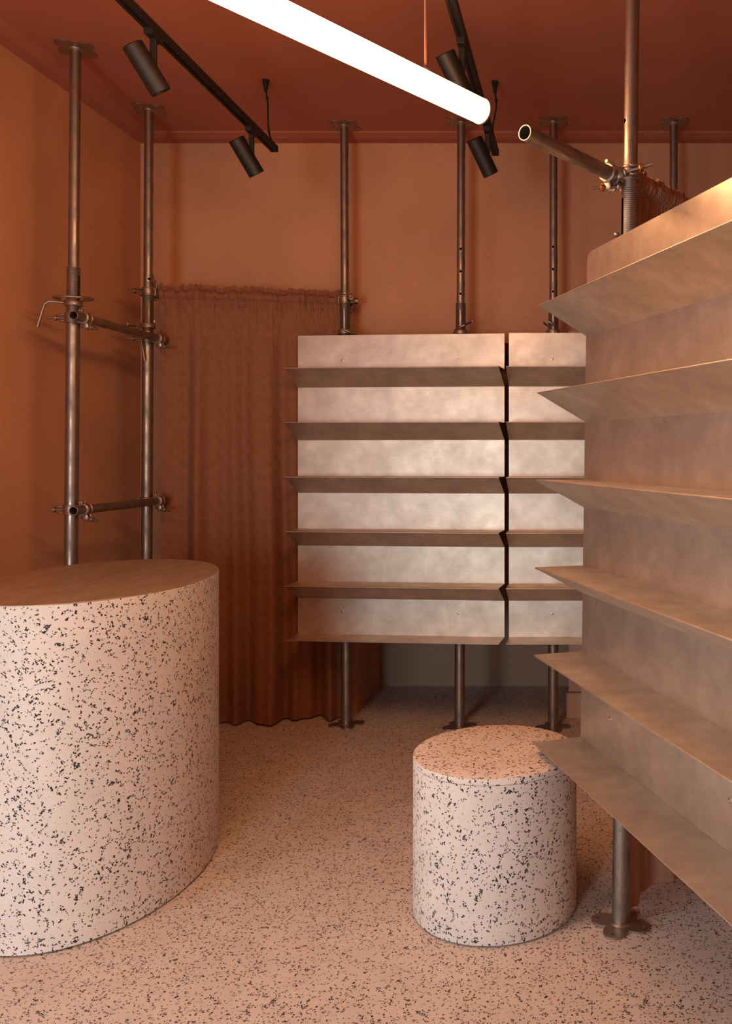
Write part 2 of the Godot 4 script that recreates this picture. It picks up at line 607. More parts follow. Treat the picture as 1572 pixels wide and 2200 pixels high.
# a prop that stands at foot and carries its top plate at head; face = angle of the slot and holes, loop = tilt and turn of the handle
func prop(label: String, foot: Vector3, head: Vector3, opt: Dictionary) -> Node3D:
	var t := thing("scaffold_prop", label, "scaffold prop", "steel scaffold props between floor and ceiling", foot)
	var h := head.y - foot.y
	var up := (head - foot).normalized()
	t.transform = frame(foot, up, Vector3.RIGHT)
	var spin: float = opt.get("spin", 0.0)
	var st := mb()
	lobed_plate(st, 0.008)
	lathe(st, rr([[0.0345, 0.008], [0.033, 0.010], [0.029, 0.013], [0.028, 0.013]]), 24)
	var base := build(st, "base_plate", M.forged, t)
	base.rotation.y = spin
	# outer tube: plain below, threaded and slotted at the top
	var top: float = opt.get("sleeve", 2.335)
	var thread := 0.20
	var prof := [[TUBE, 0.008], [TUBE, top - thread]]
	var y := top - thread
	var slot0 := y + 0.03
	var slot1 := top - 0.035
	var k := 0
	while y < top - 0.003:
		y += 0.0031
		prof.append([TUBE - (0.0013 if k % 2 == 0 else 0.0), y])
		k += 1
	prof.append([TUBE - 0.001, y + 0.0005])
	prof.append([CORE + 0.001, y + 0.0005])
	st = mb()
	var face: float = fposmod(opt.get("face", PI / 2), TAU)
	var mid := int(round(face / TAU * 24))
	lathe(st, rr(prof), 24, Transform3D.IDENTITY, [mid - 1, mid + 1, slot0, slot1], 0.25)
	build(st, "outer_tube", M.steel, t)
	# inner tube
	st = mb()
	var holes := []
	var hy: float = top + opt.get("hole", 0.05)
	while hy < h - 0.25 and holes.size() < opt.get("holes", 3):
		holes.append(hy)
		hy += 0.122
	pierced_tube(st, CORE, top - thread - 0.1, h - 0.006, holes, face)
	build(st, "inner_tube", M.steel, t)
	st = mb()
	lobed_plate(st, 0.006)
	lathe(st, rr([[CORE, -0.010], [CORE + 0.005, -0.006], [CORE + 0.008, 0.0]]), 24)
	var cp := build(st, "ceiling_plate", M.forged, t)
	cp.position.y = h - 0.006
	cp.rotation.y = PI / 4 + opt.get("plate_turn", 0.0)
	# collar nut with its handle
	var cy: float = opt.get("collar", 2.175)
	st = mb()
	lathe(st, rr([[TUBE, cy - 0.014], [TUBE + 0.008, cy - 0.014], [TUBE + 0.0105, cy - 0.011], [TUBE + 0.0105, cy + 0.004], [TUBE + 0.008, cy + 0.012], [TUBE, cy + 0.013]]), 28)
	var nut := build(st, "collar_nut", M.forged, t)
	for s in [0.9, 3.6]:
		st = mb()
		lathe(st, rr([[0.0, 0.0], [0.009, 0.0], [0.0095, 0.012], [0.006, 0.013], [0.0055, 0.004], [0.0, 0.004]]), 12, frame(Vector3(cos(s) * (TUBE + 0.006), cy - 0.003, sin(s) * (TUBE + 0.006)), Vector3(cos(s), 0, sin(s)), Vector3.UP))
		build(st, "lug", M.forged, nut)
	var ring: Dictionary = opt.get("ring", {})
	if ring:
		var path := []
		var rad: float = ring.get("r", 0.07)
		var open: float = ring.get("open", 0.9)
		var tip: Vector3 = ring.get("axis", Vector3.RIGHT)
		for i in 33:
			var a: float = ring.get("turn", 0.0) + open / 2.0 + (TAU - open) * i / 32.0
			var p: Vector3 = Vector3(cos(a) * rad, 0, sin(a) * rad) + ring.get("shift", Vector3.ZERO)
			path.append(p.rotated(tip.normalized(), ring.get("tilt", 0.0)) + Vector3(0, cy + ring.get("lift", 0.018), 0))
		st = mb()
		rod(st, path, 0.0058, 10)
		build(st, "ring_handle", M.forged, t)
	if opt.has("pin"):
		st = mb()
		var path := []
		for p in opt.pin:
			path.append(p + Vector3(0, cy, 0))
		rod(st, path, 0.0062, 10)
		build(st, "locking_pin", M.forged, t)
	if opt.has("knob"):
		st = mb()
		var kp: Vector3 = opt.knob + Vector3(0, cy, 0)
		var ball := []
		for i in 9:
			var a := -PI / 2 + PI * i / 8.0
			ball.append([maxf(cos(a), 0.0) * 0.011, sin(a) * 0.009])
		lathe(st, rr(ball), 14, Transform3D(Basis.IDENTITY, kp), [], 3.0)
		rod(st, [kp, Vector3(kp.x * 0.45, kp.y - 0.004, kp.z * 0.45)], 0.005, 8)
		build(st, "pin_head", M.forged, t)
	return t

# one clamp of a coupler round a tube
func clamp_half(t: Node3D, at: Vector3, ax: Vector3, r: float, lug: Vector3, bolt_dir: Vector3, nut: Material, w := 0.046) -> void:
	var xf := frame(at, ax, lug)
	var st := mb()
	var h := w / 2.0
	var th := 0.0065
	lathe(st, rr([[r + 0.0004, -h], [r + th - 0.002, -h], [r + th + 0.002, -h + 0.003], [r + th + 0.002, -h + 0.007], [r + th - 0.001, -h + 0.010], [r + th - 0.001, h - 0.010], [r + th + 0.002, h - 0.007], [r + th + 0.002, h - 0.003], [r + th - 0.002, h], [r + 0.0004, h], [r + 0.0004, -h]]), 28, xf, [], 0.5)
	# forked lugs that take the bolt, hinge ears opposite
	var lump := mb()
	for s in [-1.0, 1.0]:
		box(lump, Vector3(r + 0.002, s * 0.014 - 0.004, -0.013), Vector3(r + 0.031, s * 0.014 + 0.004, 0.013), 0.003)
		box(lump, Vector3(-r - 0.020, s * 0.013 - 0.004, -0.009), Vector3(-r - 0.002, s * 0.013 + 0.004, 0.009), 0.0025)
	var lm := lump.commit()
	st.append_from(lm, 0, xf)
	build(st, "clamp_band", M.forged, t)
	st = mb()
	var hinge := xf * Vector3(-r - 0.013, 0, 0)
	rod(st, [hinge - ax.normalized() * 0.021, hinge + ax.normalized() * 0.021], 0.0055, 10)
	build(st, "hinge_pin", M.forged, t)
	var bd := bolt_dir.normalized()
	var c := xf * Vector3(r + 0.019, 0, 0)
	st = mb()
	rod(st, [c - bd * 0.028, c + bd * 0.062], 0.0058, 10)
	lathe(st, rr([[0.0, -0.004], [0.011, -0.004], [0.012, 0.0], [0.010, 0.005], [0.0, 0.005]]), 14, frame(c - bd * 0.026, bd, ax))
	var bolt := build(st, "bolt", M.forged, t)
	st = mb()
	lathe(st, rr([[0.006, 0.0], [0.0125, 0.0], [0.0135, 0.002], [0.0135, 0.010], [0.0125, 0.012], [0.006, 0.012]]), 6, frame(c + bd * 0.020, bd, ax), [], 0.2)
	build(st, "nut", nut, bolt)

func coupler(label: String, a: Array, b: Array, nut: Material = null) -> void:
	var t := thing("scaffold_coupler", label, "coupler", "steel couplers clamping the scaffold tubes")
	if nut == null:
		nut = M.forged
	t.position = a[0]
	var o: Vector3 = a[0]
	clamp_half(t, Vector3.ZERO, a[1], a[2], a[3], a[4], nut)
	clamp_half(t, b[0] - o, b[1], b[2], b[3], b[4], nut)
	var st := mb()
	var d: Vector3 = b[0] - o
	var xf := frame(d / 2.0, d, a[1])
	var lump := mb()
	var l := maxf(d.length() / 2.0 - 0.018, 0.006)
	box(lump, Vector3(-0.019, -l, -0.016), Vector3(0.019, l, 0.016), 0.004)
	st.append_from(lump.commit(), 0, xf)
	build(st, "saddle", M.forged, t)

func open_tube(called: String, label: String, a: Vector3, b: Vector3, r: float) -> void:
	var st := mb()
	var l := (b - a).length()
	lathe(st, rr([[r - 0.0032, 0.0], [r - 0.0008, 0.0], [r, 0.0008], [r, l - 0.0008], [r - 0.0008, l], [r - 0.0032, l], [r - 0.0032, 0.0]]), 32)
	var o := build(st, called, M.steel)
	o.transform = frame(a, b - a, Vector3.UP if absf((b - a).normalized().y) < 0.9 else Vector3.RIGHT)
	tag(o, label, "scaffold tube", "horizontal scaffold tubes")

# ------------------------------------------------------------------ folded shelves
# x along the unit, y up, z out of the panel; first = height of the topmost shelf, gap = between shelves
func shelf_unit(label: String, xf: Transform3D, length: float, first: float, gap: float, out: float, head: float, corner: float, screws: Array, seed_uv: float) -> Node3D:
	var t := thing("folded_shelf_unit", label, "shelf unit", "folded aluminium shelf units")
	t.transform = xf
	var drop := 0.093
	var th := 0.003
	for i in 6:
		var y1 := first - gap * i
		var v0 := seed_uv + 0.43 * i
		# the upright strip above this shelf
		var top := first + head if i == 0 else y1 + gap - drop
		var pts := []
		if i == 0:
			pts = [Vector2(0, y1), Vector2(length, y1)]
			for q in 7:
				var a := PI / 2 * q / 6.0
				pts.append(Vector2(length - corner + corner * cos(a), top - corner + corner * sin(a)))
			for q in 7:
				var a := PI / 2 + PI / 2 * q / 6.0
				pts.append(Vector2(corner + corner * cos(a), top - corner + corner * sin(a)))
		else:
			pts = [Vector2(0, y1), Vector2(length, y1), Vector2(length, top), Vector2(0, top)]
		var st := mb()
		plate(st, pts, -th, 0.0, Vector2(seed_uv * 1.7, v0))
		var panel := build(st, "back_panel", M.sheet, t)
		if (i == 0 or i == 5) and screws:
			for x in screws:
				st = mb()
				var sy := y1 + (0.055 if i == 0 else 0.125)
				lathe(st, rr([[0.0075, 0.0], [0.0072, 0.0014], [0.0055, 0.0022], [0.0040, 0.0022], [0.0034, 0.0009], [0.0, 0.0009]]), 16, frame(Vector3(x, sy, 0), Vector3(0, 0, 1), Vector3.RIGHT))
				build(st, "screw", M.screw, panel)
		# the shelf: sheet bent out, then back under
		st = mb()
		var prof := [Vector2(0.0, y1), Vector2(0.003, y1)]
		if i < 5:
			for q in 5:
				var a := lerpf(PI / 2, -PI / 2 - 0.45, q / 4.0)
				prof.append(Vector2(out - 0.003, y1 - 0.0028) + Vector2(cos(a), sin(a)) * 0.0028)
			prof.append(Vector2(0.0, y1 - drop))
		else:
			prof.append(Vector2(out - 0.001, y1))
			prof.append(Vector2(out, y1 - 0.001))
			prof.append(Vector2(out, y1 - 0.003))
		if i < 5:
			sheet(st, prof, 0.0024, 0.0, length, v0 + 0.2)
		else:
			box(st, Vector3(0, y1 - 0.003, 0.0), Vector3(length, y1, out), 0.0008)
		build(st, "shelf", M.sheet, t)
	return t

# ------------------------------------------------------------------ curtains
# cloth gathered on a rod from a to b (heights of the rod), hanging to hem; side = the way the folds swell
func curtain(label: String, a: Vector3, b: Vector3, hem: float, rod_r: float, m: Material, opt: Dictionary) -> void:
	var t := thing("gathered_curtain", label, "curtain", "gathered linen curtains", Vector3((a.x + b.x) / 2, 0, (a.z + b.z) / 2))
	var o := t.position
	var along := b - a
	var width := Vector2(along.x, along.z).length()
	var side: Vector3 = along.cross(Vector3.UP).normalized() * opt.get("flip", 1.0)
	var nz := noise(FastNoiseLite.TYPE_SIMPLEX_SMOOTH, 1.0, 2, opt.get("seed", 3))
	nz.fractal_octaves = 3
	var soft := noise(FastNoiseLite.TYPE_SIMPLEX_SMOOTH, 1.0, 1, opt.get("seed", 3) + 50)
	var nu: int = opt.get("nu", 420)
	var pitch: float = opt.get("pitch", 1.0)
	var puff: float = opt.get("puff", 0.004)
	var rows := []          # [drop below the rod, swell, crinkle, share of the big folds]
	rows.append([-(rod_r + 0.034), 0.0, 0.010, 0.0])
	rows.append([-(rod_r + 0.020), 0.001, 0.008, 0.0])
	rows.append([-(rod_r + 0.007), 0.005, 0.0045, 0.0])
	for i in 7:
		var q := PI * (i + 0.5) / 7.0
		rows.append([-cos(q) * (rod_r + puff), sin(q) * (rod_r + puff + 0.003) + 0.004, puff + 0.002, 0.02])
	rows.append([rod_r + 0.012, 0.010, 0.006, 0.05])
	rows.append([rod_r + 0.035, 0.008, 0.0085, 0.12])
	var full := a.y - hem
	for i in 40:
		var f := pow((i + 1) / 40.0, 1.15)
		var d := rod_r + 0.035 + (full - rod_r - 0.035) * f
		rows.append([d, 0.006, 0.0095 * exp(-d / 0.16), 0.5 * smoothstep(0.0, 0.1, f) + 0.5 * smoothstep(0.05, 0.6, f) + 0.7 * smoothstep(0.72, 1.0, f)])
	var grid := []
	for row in rows:
		var line := []
		for j in nu + 1:
			var s := float(j) / nu
			var x := s * width
			var d: float = row[0]
			var fine := nz.get_noise_2d(x * 34.0 * pitch, d * 3.0 + 7.0) * 1.5 + nz.get_noise_2d(x * 75.0 * pitch, d * 6.0) * 0.8
			var wander := soft.get_noise_2d(x * 1.6, d * 0.35 + 40.0) * 0.9
			var big := 0.0
			for w in opt.folds:
				big += w[1] * sin(TAU * (x / w[0] + w[2]) + wander)
			big += soft.get_noise_2d(x * 5.5, d * 0.25 + 90.0) * opt.get("loose", 0.02)
			big *= smoothstep(0.0, 0.09, s) * smoothstep(1.0, 0.93, s)
			var off: float = row[1] + row[2] * fine + row[3] * big + opt.get("bow", 0.0) * row[3]
			var drop := d
			if d < -rod_r:
				drop += 0.017 * nz.get_noise_2d(x * 20.0, 3.0) + 0.004 * fine
			var spread: float = opt.get("spread", 0.0) * row[3]
			var p: Vector3 = a.lerp(b, lerpf(-spread, 1.0 + spread * opt.get("spread_end", 1.0), s)) + side * off
			p.y = lerpf(a.y, b.y, s) - drop
			line.append(p - o)
		grid.append(line)
	var st := mb()
	st.set_smooth_group(1)
	for i in grid.size() - 1:
		for j in nu:
			var v0: float = rows[i][0]
			var v1: float = rows[i + 1][0]
			var u0 := j * width * 1.7 / nu
			var u1 := (j + 1) * width * 1.7 / nu
			quad(st, grid[i][j], grid[i + 1][j], grid[i + 1][j + 1], grid[i][j + 1], Vector2(u0, v0), Vector2(u0, v1), Vector2(u1, v1), Vector2(u1, v0))
	build(st, "cloth", m, t)
	# the back of the casing and a hem fold, so that the cloth wraps its rod
	st = mb()
	st.set_smooth_group(1)
	for i in range(2, 11):
		for j in nu:
			var p := []
			for q in [[i, j], [i, j + 1], [i + 1, j + 1], [i + 1, j]]:
				var e: Vector3 = grid[q[0]][q[1]]
				var base: Vector3 = a.lerp(b, float(q[1]) / nu) - o
				var away := (e - base).dot(side)
				p.append(e - side * (2.0 * away - 0.002))
			quad(st, p[0], p[1], p[2], p[3], Vector2(j * 0.002, i * 0.01), Vector2(j * 0.002 + 0.002, i * 0.01), Vector2(j * 0.002 + 0.002, i * 0.01 + 0.01), Vector2(j * 0.002, i * 0.01 + 0.01))
	build(st, "casing_back", m, t)

# ------------------------------------------------------------------ lights
func track(label: String, x: float, y: float, z_far: float, z_near: float, rose: Vector3) -> void:
	var t := thing("lighting_track", label, "lighting track", "black lighting tracks", Vector3(x, y, (z_far + z_near) / 2))
	var h := (z_near - z_far) / 2
	var st := mb()
	var w := 0.0175
	# an extruded rail with a slot along its underside
	box(st, Vector3(-w, 0.006, -h), Vector3(w, 0.03, h), 0.0012)
	box(st, Vector3(-w, 0.0, -h), Vector3(-0.006, 0.008, h), 0.0012)
	box(st, Vector3(0.006, 0.0, -h), Vector3(w, 0.008, h), 0.0012)
	build(st, "rail", M.black, t)
	st = mb()
	box(st, Vector3(-w - 0.001, -0.001, -h - 0.006), Vector3(w + 0.001, 0.031, -h + 0.012), 0.002)
	build(st, "end_cap", M.black, t)
	st = mb()
	var o := t.position
	var a := rose - o + Vector3(0, -0.055, 0)
	var b := Vector3(0.004, 0.03, -h + 0.035)
	var path := []
	for i in 13:
		var f := i / 12.0
		path.append(a.lerp(b, f) + Vector3(sin(f * PI) * -0.006 + sin(f * TAU) * 0.012, 0, sin(f * TAU) * 0.02))
	rod(st, path, 0.0042, 8)
	for f in [2, 9]:
		lathe(st, rr([[0.0, -0.006], [0.007, -0.005], [0.007, 0.005], [0.0, 0.006]]), 8, Transform3D(Basis.IDENTITY, path[f]))
	build(st, "power_cord", M.black_flat, t)
	st = mb()
	lathe(st, rr([[0.0, -0.056], [0.008, -0.055], [0.010, -0.040], [0.016, -0.006], [0.017, 0.0], [0.0, 0.0]]), 20, Transform3D(Basis.IDENTITY, rose - o))
	build(st, "ceiling_rose", M.black_flat, t)

func spot(label: String, at: Vector3, aim: Vector3) -> void:
	# at = underside of the rail where the adapter clips in
	var t := thing("track_spotlight", label, "spotlight", "black cylinder spotlights on the tracks", at)
	var st := mb()
	box(st, Vector3(-0.015, -0.020, -0.045), Vector3(0.015, 0.006, 0.045), 0.002)
	build(st, "adapter", M.black, t)
	var d := aim.normalized()
	var hub := Vector3(-0.004, -0.118, 0.0)
	st = mb()
	box(st, Vector3(-0.012, -0.125, -0.007), Vector3(0.010, -0.018, 0.007), 0.002)
	build(st, "stem", M.black, t)
	var r := 0.0365
	var l := 0.172
	var side := Vector3(0, 0, 1).cross(d).normalized()     # the body hangs beside the stem
	if side.x > 0:
		side = -side
	var c := hub + side * (r - 0.016)
	var xf := frame(c - d * l * 0.52, d, Vector3.RIGHT)
	st = mb()
	lathe(st, rr([[0.0, 0.0], [r - 0.003, 0.0], [r, 0.003], [r, l - 0.002], [r - 0.0015, l], [r - 0.003, l], [r - 0.003, l - 0.022], [0.0, l - 0.022]]), 40, xf)
	build(st, "housing", M.black, t)
	st = mb()
	lathe(st, rr([[0.0, l - 0.0215], [r - 0.0032, l - 0.0215], [r - 0.0032, l - 0.019], [r - 0.008, l - 0.016], [0.0, l - 0.013]]), 32, xf, [], 1.2)
	build(st, "lens", M.lens, t)

func tube_lamp() -> void:
	var far := Vector3(-0.335, 2.632, -2.925)
	var dir := Vector3(-0.5692, 0.0, 0.8222)
	var r := 0.041
	var seg := 0.34
	var t := thing("linear_pendant_lamp", "glowing white tube lamp hanging slantwise below the ceiling", "lamp", "", far)
	var sk := mb()
	lathe(sk, rr([[r, 0.0], [r, 5.0 * seg]]), 48, frame(Vector3.ZERO, dir, Vector3.UP))
	build(sk, "diffuser", M.glow, t)
	# the light of the tube: four strips just off its skin
	var ax := frame(dir * (2.5 * seg), dir, Vector3.UP)
	for q in 4:
		var l := AreaLight3D.new()
		l.name = "tube_light"
		l.light_color = TUBE_COLOR
		l.light_energy = TUBE_GAIN * (0.55 if q == 0 or q == 3 else 1.25)   # most of it shines down and sideways
		l.area_size = Vector2(0.05, 5.0 * seg - 0.02)
		l.area_range = 12.0
		l.area_attenuation = 2.0
		l.shadow_enabled = true
		t.add_child(l, true)
		var n: Vector3 = ax.basis.x.rotated(dir, PI / 4 + PI / 2 * q)
		# an area light shines along its own -z
		l.transform = Transform3D(Basis(dir.cross(-n), dir, -n), ax.origin + n * (r + 0.003))
	for e in [0.0, 5.0 * seg]:
		var s := -1.0 if e == 0.0 else 1.0
		var st := mb()
		lathe(st, rr([[0.0, -0.001], [r + 0.002, -0.001], [r + 0.0025, 0.004], [r + 0.001, 0.0075], [r - 0.004, 0.009], [0.0, 0.009]]), 40, frame(dir * e, dir * s, Vector3.UP))
		build(st, "end_cap", M.alu_cap, t)
	for e in [0.255, 5.0 * seg - 0.255]:
		var p: Vector3 = dir * e
		var st := mb()
		rod(st, [p + Vector3(0, r + 0.005, 0), p + Vector3(0, 3.32 - far.y, 0)], 0.0036, 8)
		build(st, "suspension_cable", M.cord, t)
		st = mb()
		lathe(st, rr([[0.0, r - 0.002], [0.011, r - 0.001], [0.011, r + 0.007], [0.006, r + 0.014], [0.0, r + 0.014]]), 16, Transform3D(Basis.IDENTITY, p))
		build(st, "cable_grip", M.cord, t)

# ------------------------------------------------------------------ scene
func _ready() -> void:
	# camera: a lens shifted down and to the left, level and square to the back wall
	var cam := Camera3D.new()
	cam.name = "camera"
	add_child(cam)
	cam.position = Vector3(0, 1.5, 0)
	cam.projection = Camera3D.PROJECTION_FRUSTUM
	cam.near = 0.05
	cam.far = 60.0
	cam.size = 2.0 * 0.05 * 1100.0 / 1903.0
	cam.frustum_offset = Vector2(-464.0, -125.0) / 1903.0 * 0.05
	cam.current = true
	var we := WorldEnvironment.new()
	we.name = "environment"
	var env := Environment.new()
	env.background_mode = Environment.BG_COLOR
	env.background_color = Color(0.86, 0.92, 1.0)
	env.background_energy_multiplier = SKY_GAIN
	env.ambient_light_source = Environment.AMBIENT_SOURCE_DISABLED
	env.tonemap_mode = Environment.TONE_MAPPER_LINEAR
	env.tonemap_exposure = 1.0
	env.sdfgi_enabled = true
	env.ssao_enabled = true
	env.ssil_enabled = true
	we.environment = env
	add_child(we)
	# daylight that the shop window beside the eye lets in
	var day := AreaLight3D.new()
	day.name = "window_daylight"
	day.area_size = Vector2(WZ1 - WZ0 + 0.2, WY1 - WY0 + 0.3)
	day.light_color = DAY_COLOR
	day.light_energy = DAY_GAIN
	day.area_range = 14.0
	day.area_attenuation = 2.0
	day.shadow_enabled = true
	add_child(day)
	day.position = Vector3(-3.24, (WY0 + WY1) / 2.0 + 0.3, (WZ0 + WZ1) / 2.0)
	day.rotation = Vector3(deg_to_rad(-32.0), -PI / 2.0, 0)
	var front: AreaLight3D = day.duplicate()
	front.name = "door_daylight"
	front.area_size = Vector2(DX1 - DX0 + 0.1, DY1)
	front.light_energy = FRONT_GAIN
	add_child(front)
	front.position = Vector3((DX0 + DX1) / 2.0, DY1 / 2.0 + 0.25, 2.15)
	front.rotation = Vector3(deg_to_rad(-26.0), 0, 0)

	make_materials()
	room()
	furniture()
	scaffold()
	lamps()

func room() -> void:
	var l := -2.55
	var r := 2.2
	var zb := -5.12
	var zf := 1.5
	var h := 3.32
	var st := mb()
	box(st, Vector3(l - 0.2, -0.15, zb - 0.9), Vector3(r + 0.2, 0.0, zf + 0.2))
	struct(st, "floor", M.floor, "pale rubber floor with black flecks")
	st = mb()
	box(st, Vector3(l - 0.2, h, zb - 0.9), Vector3(r + 0.2, h + 0.2, zf + 0.2))
	struct(st, "ceiling", M.ceiling, "dark terracotta ceiling")
	st = mb()
	box(st, Vector3(l - 0.2, 0, zb - 0.9), Vector3(l, h, WZ0))
	box(st, Vector3(l - 0.2, 0, WZ1), Vector3(l, h, zf + 0.2))
	box(st, Vector3(l - 0.2, 0, WZ0), Vector3(l, WY0, WZ1))
	box(st, Vector3(l - 0.2, WY1, WZ0), Vector3(l, h, WZ1))
	struct(st, "wall_left", M.wall, "terracotta plaster wall")
	st = mb()
	box(st, Vector3(r, 0, zb - 0.9), Vector3(r + 0.2, h, zf + 0.2))
	struct(st, "wall_right", M.wall)
	# back wall with a deep doorway behind the shelves
	var d0 := -1.30
	var d1 := -0.075
	var dh := 2.14
	var zr := -5.72
	st = mb()
	box(st, Vector3(l, 0, zr), Vector3(d0, h, zb))
	box(st, Vector3(d1, 0, zr), Vector3(r, h, zb))
	box(st, Vector3(d0, dh, zr), Vector3(d1, h, zb))
	struct(st, "wall_back", M.wall, "terracotta back wall")
	st = mb()
	box(st, Vector3(d0 - 0.1, 0, zr - 0.15), Vector3(d1 + 0.1, dh + 0.1, zr))
	struct(st, "door_1", M.door, "pale closed door deep in the recess")
	st = mb()
	box(st, Vector3(d1 - 0.002, 0.146, zb), Vector3(d1 + 0.10, 2.2, zb + 0.085), 0.004)
	box(st, Vector3(d1 - 0.016, 0.0, zb - 0.02), Vector3(d1 + 0.11, 0.143, zb + 0.098), 0.003)
	struct(st, "trim_3", M.trim, "pale door casing with its plinth block")
	# cornices: a shallow moulding in the ceiling's colour
	var cove := [Vector2(0, 3.295), Vector2(0.075, 3.2965), Vector2(0.082, 3.299), Vector2(0.125, 3.311), Vector2(0.130, h), Vector2(0, h)]
	st = mb()
	plate(st, cove, zb, zf)
	var tl := struct(st, "trim_1", M.ceiling, "shallow cornice along the left wall")
	tl.position.x = l
	st = mb()
	plate(st, cove, -r, -l - 0.05)
	var tb := struct(st, "trim_2", M.ceiling, "shallow cornice along the back wall")
	tb.position.z = zb
	tb.rotation.y = -PI / 2
	# the wall behind the eye
	st = mb()
	box(st, Vector3(l, 0, zf), Vector3(DX0, h, zf + 0.2))
	box(st, Vector3(DX1, 0, zf), Vector3(r, h, zf + 0.2))
	box(st, Vector3(DX0, DY1, zf), Vector3(DX1, h, zf + 0.2))
	struct(st, "wall_front", M.wall)
	var gd := Node3D.new()
	gd.name = "door_2"
	add_child(gd)
	gd.set_meta("kind", "structure")
	gd.set_meta("label", "glazed shop door")
	st = mb()
	box(st, Vector3(DX0, 0.0, zf + 0.08), Vector3(DX0 + 0.06, DY1, zf + 0.13), 0.003)
	box(st, Vector3(DX1 - 0.06, 0.0, zf + 0.08), Vector3(DX1, DY1, zf + 0.13), 0.003)
	box(st, Vector3(DX0 + 0.06, 0.0, zf + 0.08), Vector3(DX1 - 0.06, 0.07, zf + 0.13), 0.003)
	box(st, Vector3(DX0 + 0.06, DY1 - 0.06, zf + 0.08), Vector3(DX1 - 0.06, DY1, zf + 0.13), 0.003)
	build(st, "door_frame", M.window_frame, gd)
	st = mb()
	box(st, Vector3(DX0 + 0.06, 0.07, zf + 0.101), Vector3(DX1 - 0.06, DY1 - 0.06, zf + 0.109))
	build(st, "pane", M.glass, gd)
	# shop window in the left wall, beside the eye
	var wn := Node3D.new()
	wn.name = "window_1"
	add_child(wn)
	wn.set_meta("kind", "structure")
	wn.set_meta("label", "shop window of one pane")
	st = mb()
	var x0 := l - 0.14
	box(st, Vector3(x0, WY0, WZ0), Vector3(x0 + 0.06, WY1, WZ0 + 0.05), 0.003)
	box(st, Vector3(x0, WY0, WZ1 - 0.05), Vector3(x0 + 0.06, WY1, WZ1), 0.003)
	box(st, Vector3(x0, WY0, WZ0 + 0.05), Vector3(x0 + 0.06, WY0 + 0.05, WZ1 - 0.05), 0.003)
	box(st, Vector3(x0, WY1 - 0.05, WZ0 + 0.05), Vector3(x0 + 0.06, WY1, WZ1 - 0.05), 0.003)
	build(st, "window_frame", M.window_frame, wn)
	st = mb()
	box(st, Vector3(x0 + 0.026, WY0 + 0.05, WZ0 + 0.05), Vector3(x0 + 0.034, WY1 - 0.05, WZ1 - 0.05))
	build(st, "pane", M.glass, wn)

func furniture() -> void:
	# oval counter
	var c := thing("service_counter", "tall oval counter speckled black on pale with a metal top", "counter", "", Vector3(-1.753, 0, -3.218))
	c.rotation.y = Vector2(0.15, 0.989).angle() * -1.0
	var ax := 0.588
	var bz := 0.388
	var ring := func(list: Array) -> Array:
		var out := []
		for p in list:
			out.append(Vector3(maxf(ax - p[0], 0.0), p[1], maxf(bz - p[0], 0.0)))
		return out
	var st := mb()
	lathe(st, ring.call([[0.012, 0.0], [0.012, 0.006]]), 120)
	build(st, "plinth", M.dark, c)
	st = mb()
	lathe(st, ring.call([[0.05, 0.006], [0.001, 0.006], [0.0, 0.007], [0.0, 1.0435], [0.0015, 1.045]]), 160)
	build(st, "body", M.speckle, c)
	st = mb()
	lathe(st, ring.call([[0.0012, 1.0445], [0.0008, 1.0475], [0.002, 1.0485], [0.05, 1.0485], [0.15, 1.0485], [0.25, 1.0485], [0.33, 1.0485], [0.387, 1.0485]]), 160)
	var q := mb()
	build(st, "countertop", M.top, c)
	# stool
	var s := thing("drum_stool", "low round drum stool speckled black with a lid", "stool", "", Vector3(-0.289, 0, -2.957))
	var r := 0.2705
	st = mb()
	lathe(st, rr([[0.0, 0.0], [r - 0.011, 0.0], [r - 0.011, 0.007]]), 96)
	build(st, "plinth", M.dark, s)
	st = mb()
	lathe(st, rr([[r - 0.05, 0.006], [r - 0.001, 0.006], [r, 0.0075], [r, 0.4895], [r - 0.0012, 0.4910], [r - 0.006, 0.4912], [0.0, 0.4912]]), 128)
	build(st, "body", M.speckle, s)
	st = mb()
	lathe(st, rr([[r - 0.006, 0.4916], [r - 0.0012, 0.4921], [r, 0.4935], [r, 0.5095], [r - 0.0009, 0.5118], [r - 0.0035, 0.513], [0.14, 0.513], [0.0125, 0.513], [0.0112, 0.512], [0.0112, 0.4922], [0.0, 0.4922]]), 128)
	build(st, "lid", M.speckle, s)
	# shelves
	var xf := Transform3D(Basis(Vector3.UP, -0.0826), Vector3(-1.561, 0, -4.868))
	shelf_unit("wide folded metal shelf unit in front of the curtain", xf, 1.147, 1.956, 0.2888, 0.178, 0.193, 0.003, [0.25, 0.895], 0.0)
	shelf_unit("folded metal shelf unit half hidden at the back right", Transform3D(Basis.IDENTITY, Vector3(-0.3945, 0, -4.778)), 1.147, 1.956, 0.2888, 0.178, 0.196, 0.003, [0.234, 0.89], 2.35)
	var lean := Basis(Vector3(0, 0, 1), -0.0134)
	shelf_unit("large folded metal shelf unit jutting in from the right", Transform3D(lean * Basis(Vector3.UP, -1.1755), Vector3(-0.012, 0, -2.985)), 1.32, 1.990, 0.2886, 0.172, 0.187, 0.03, [0.235, 0.93], 5.2)

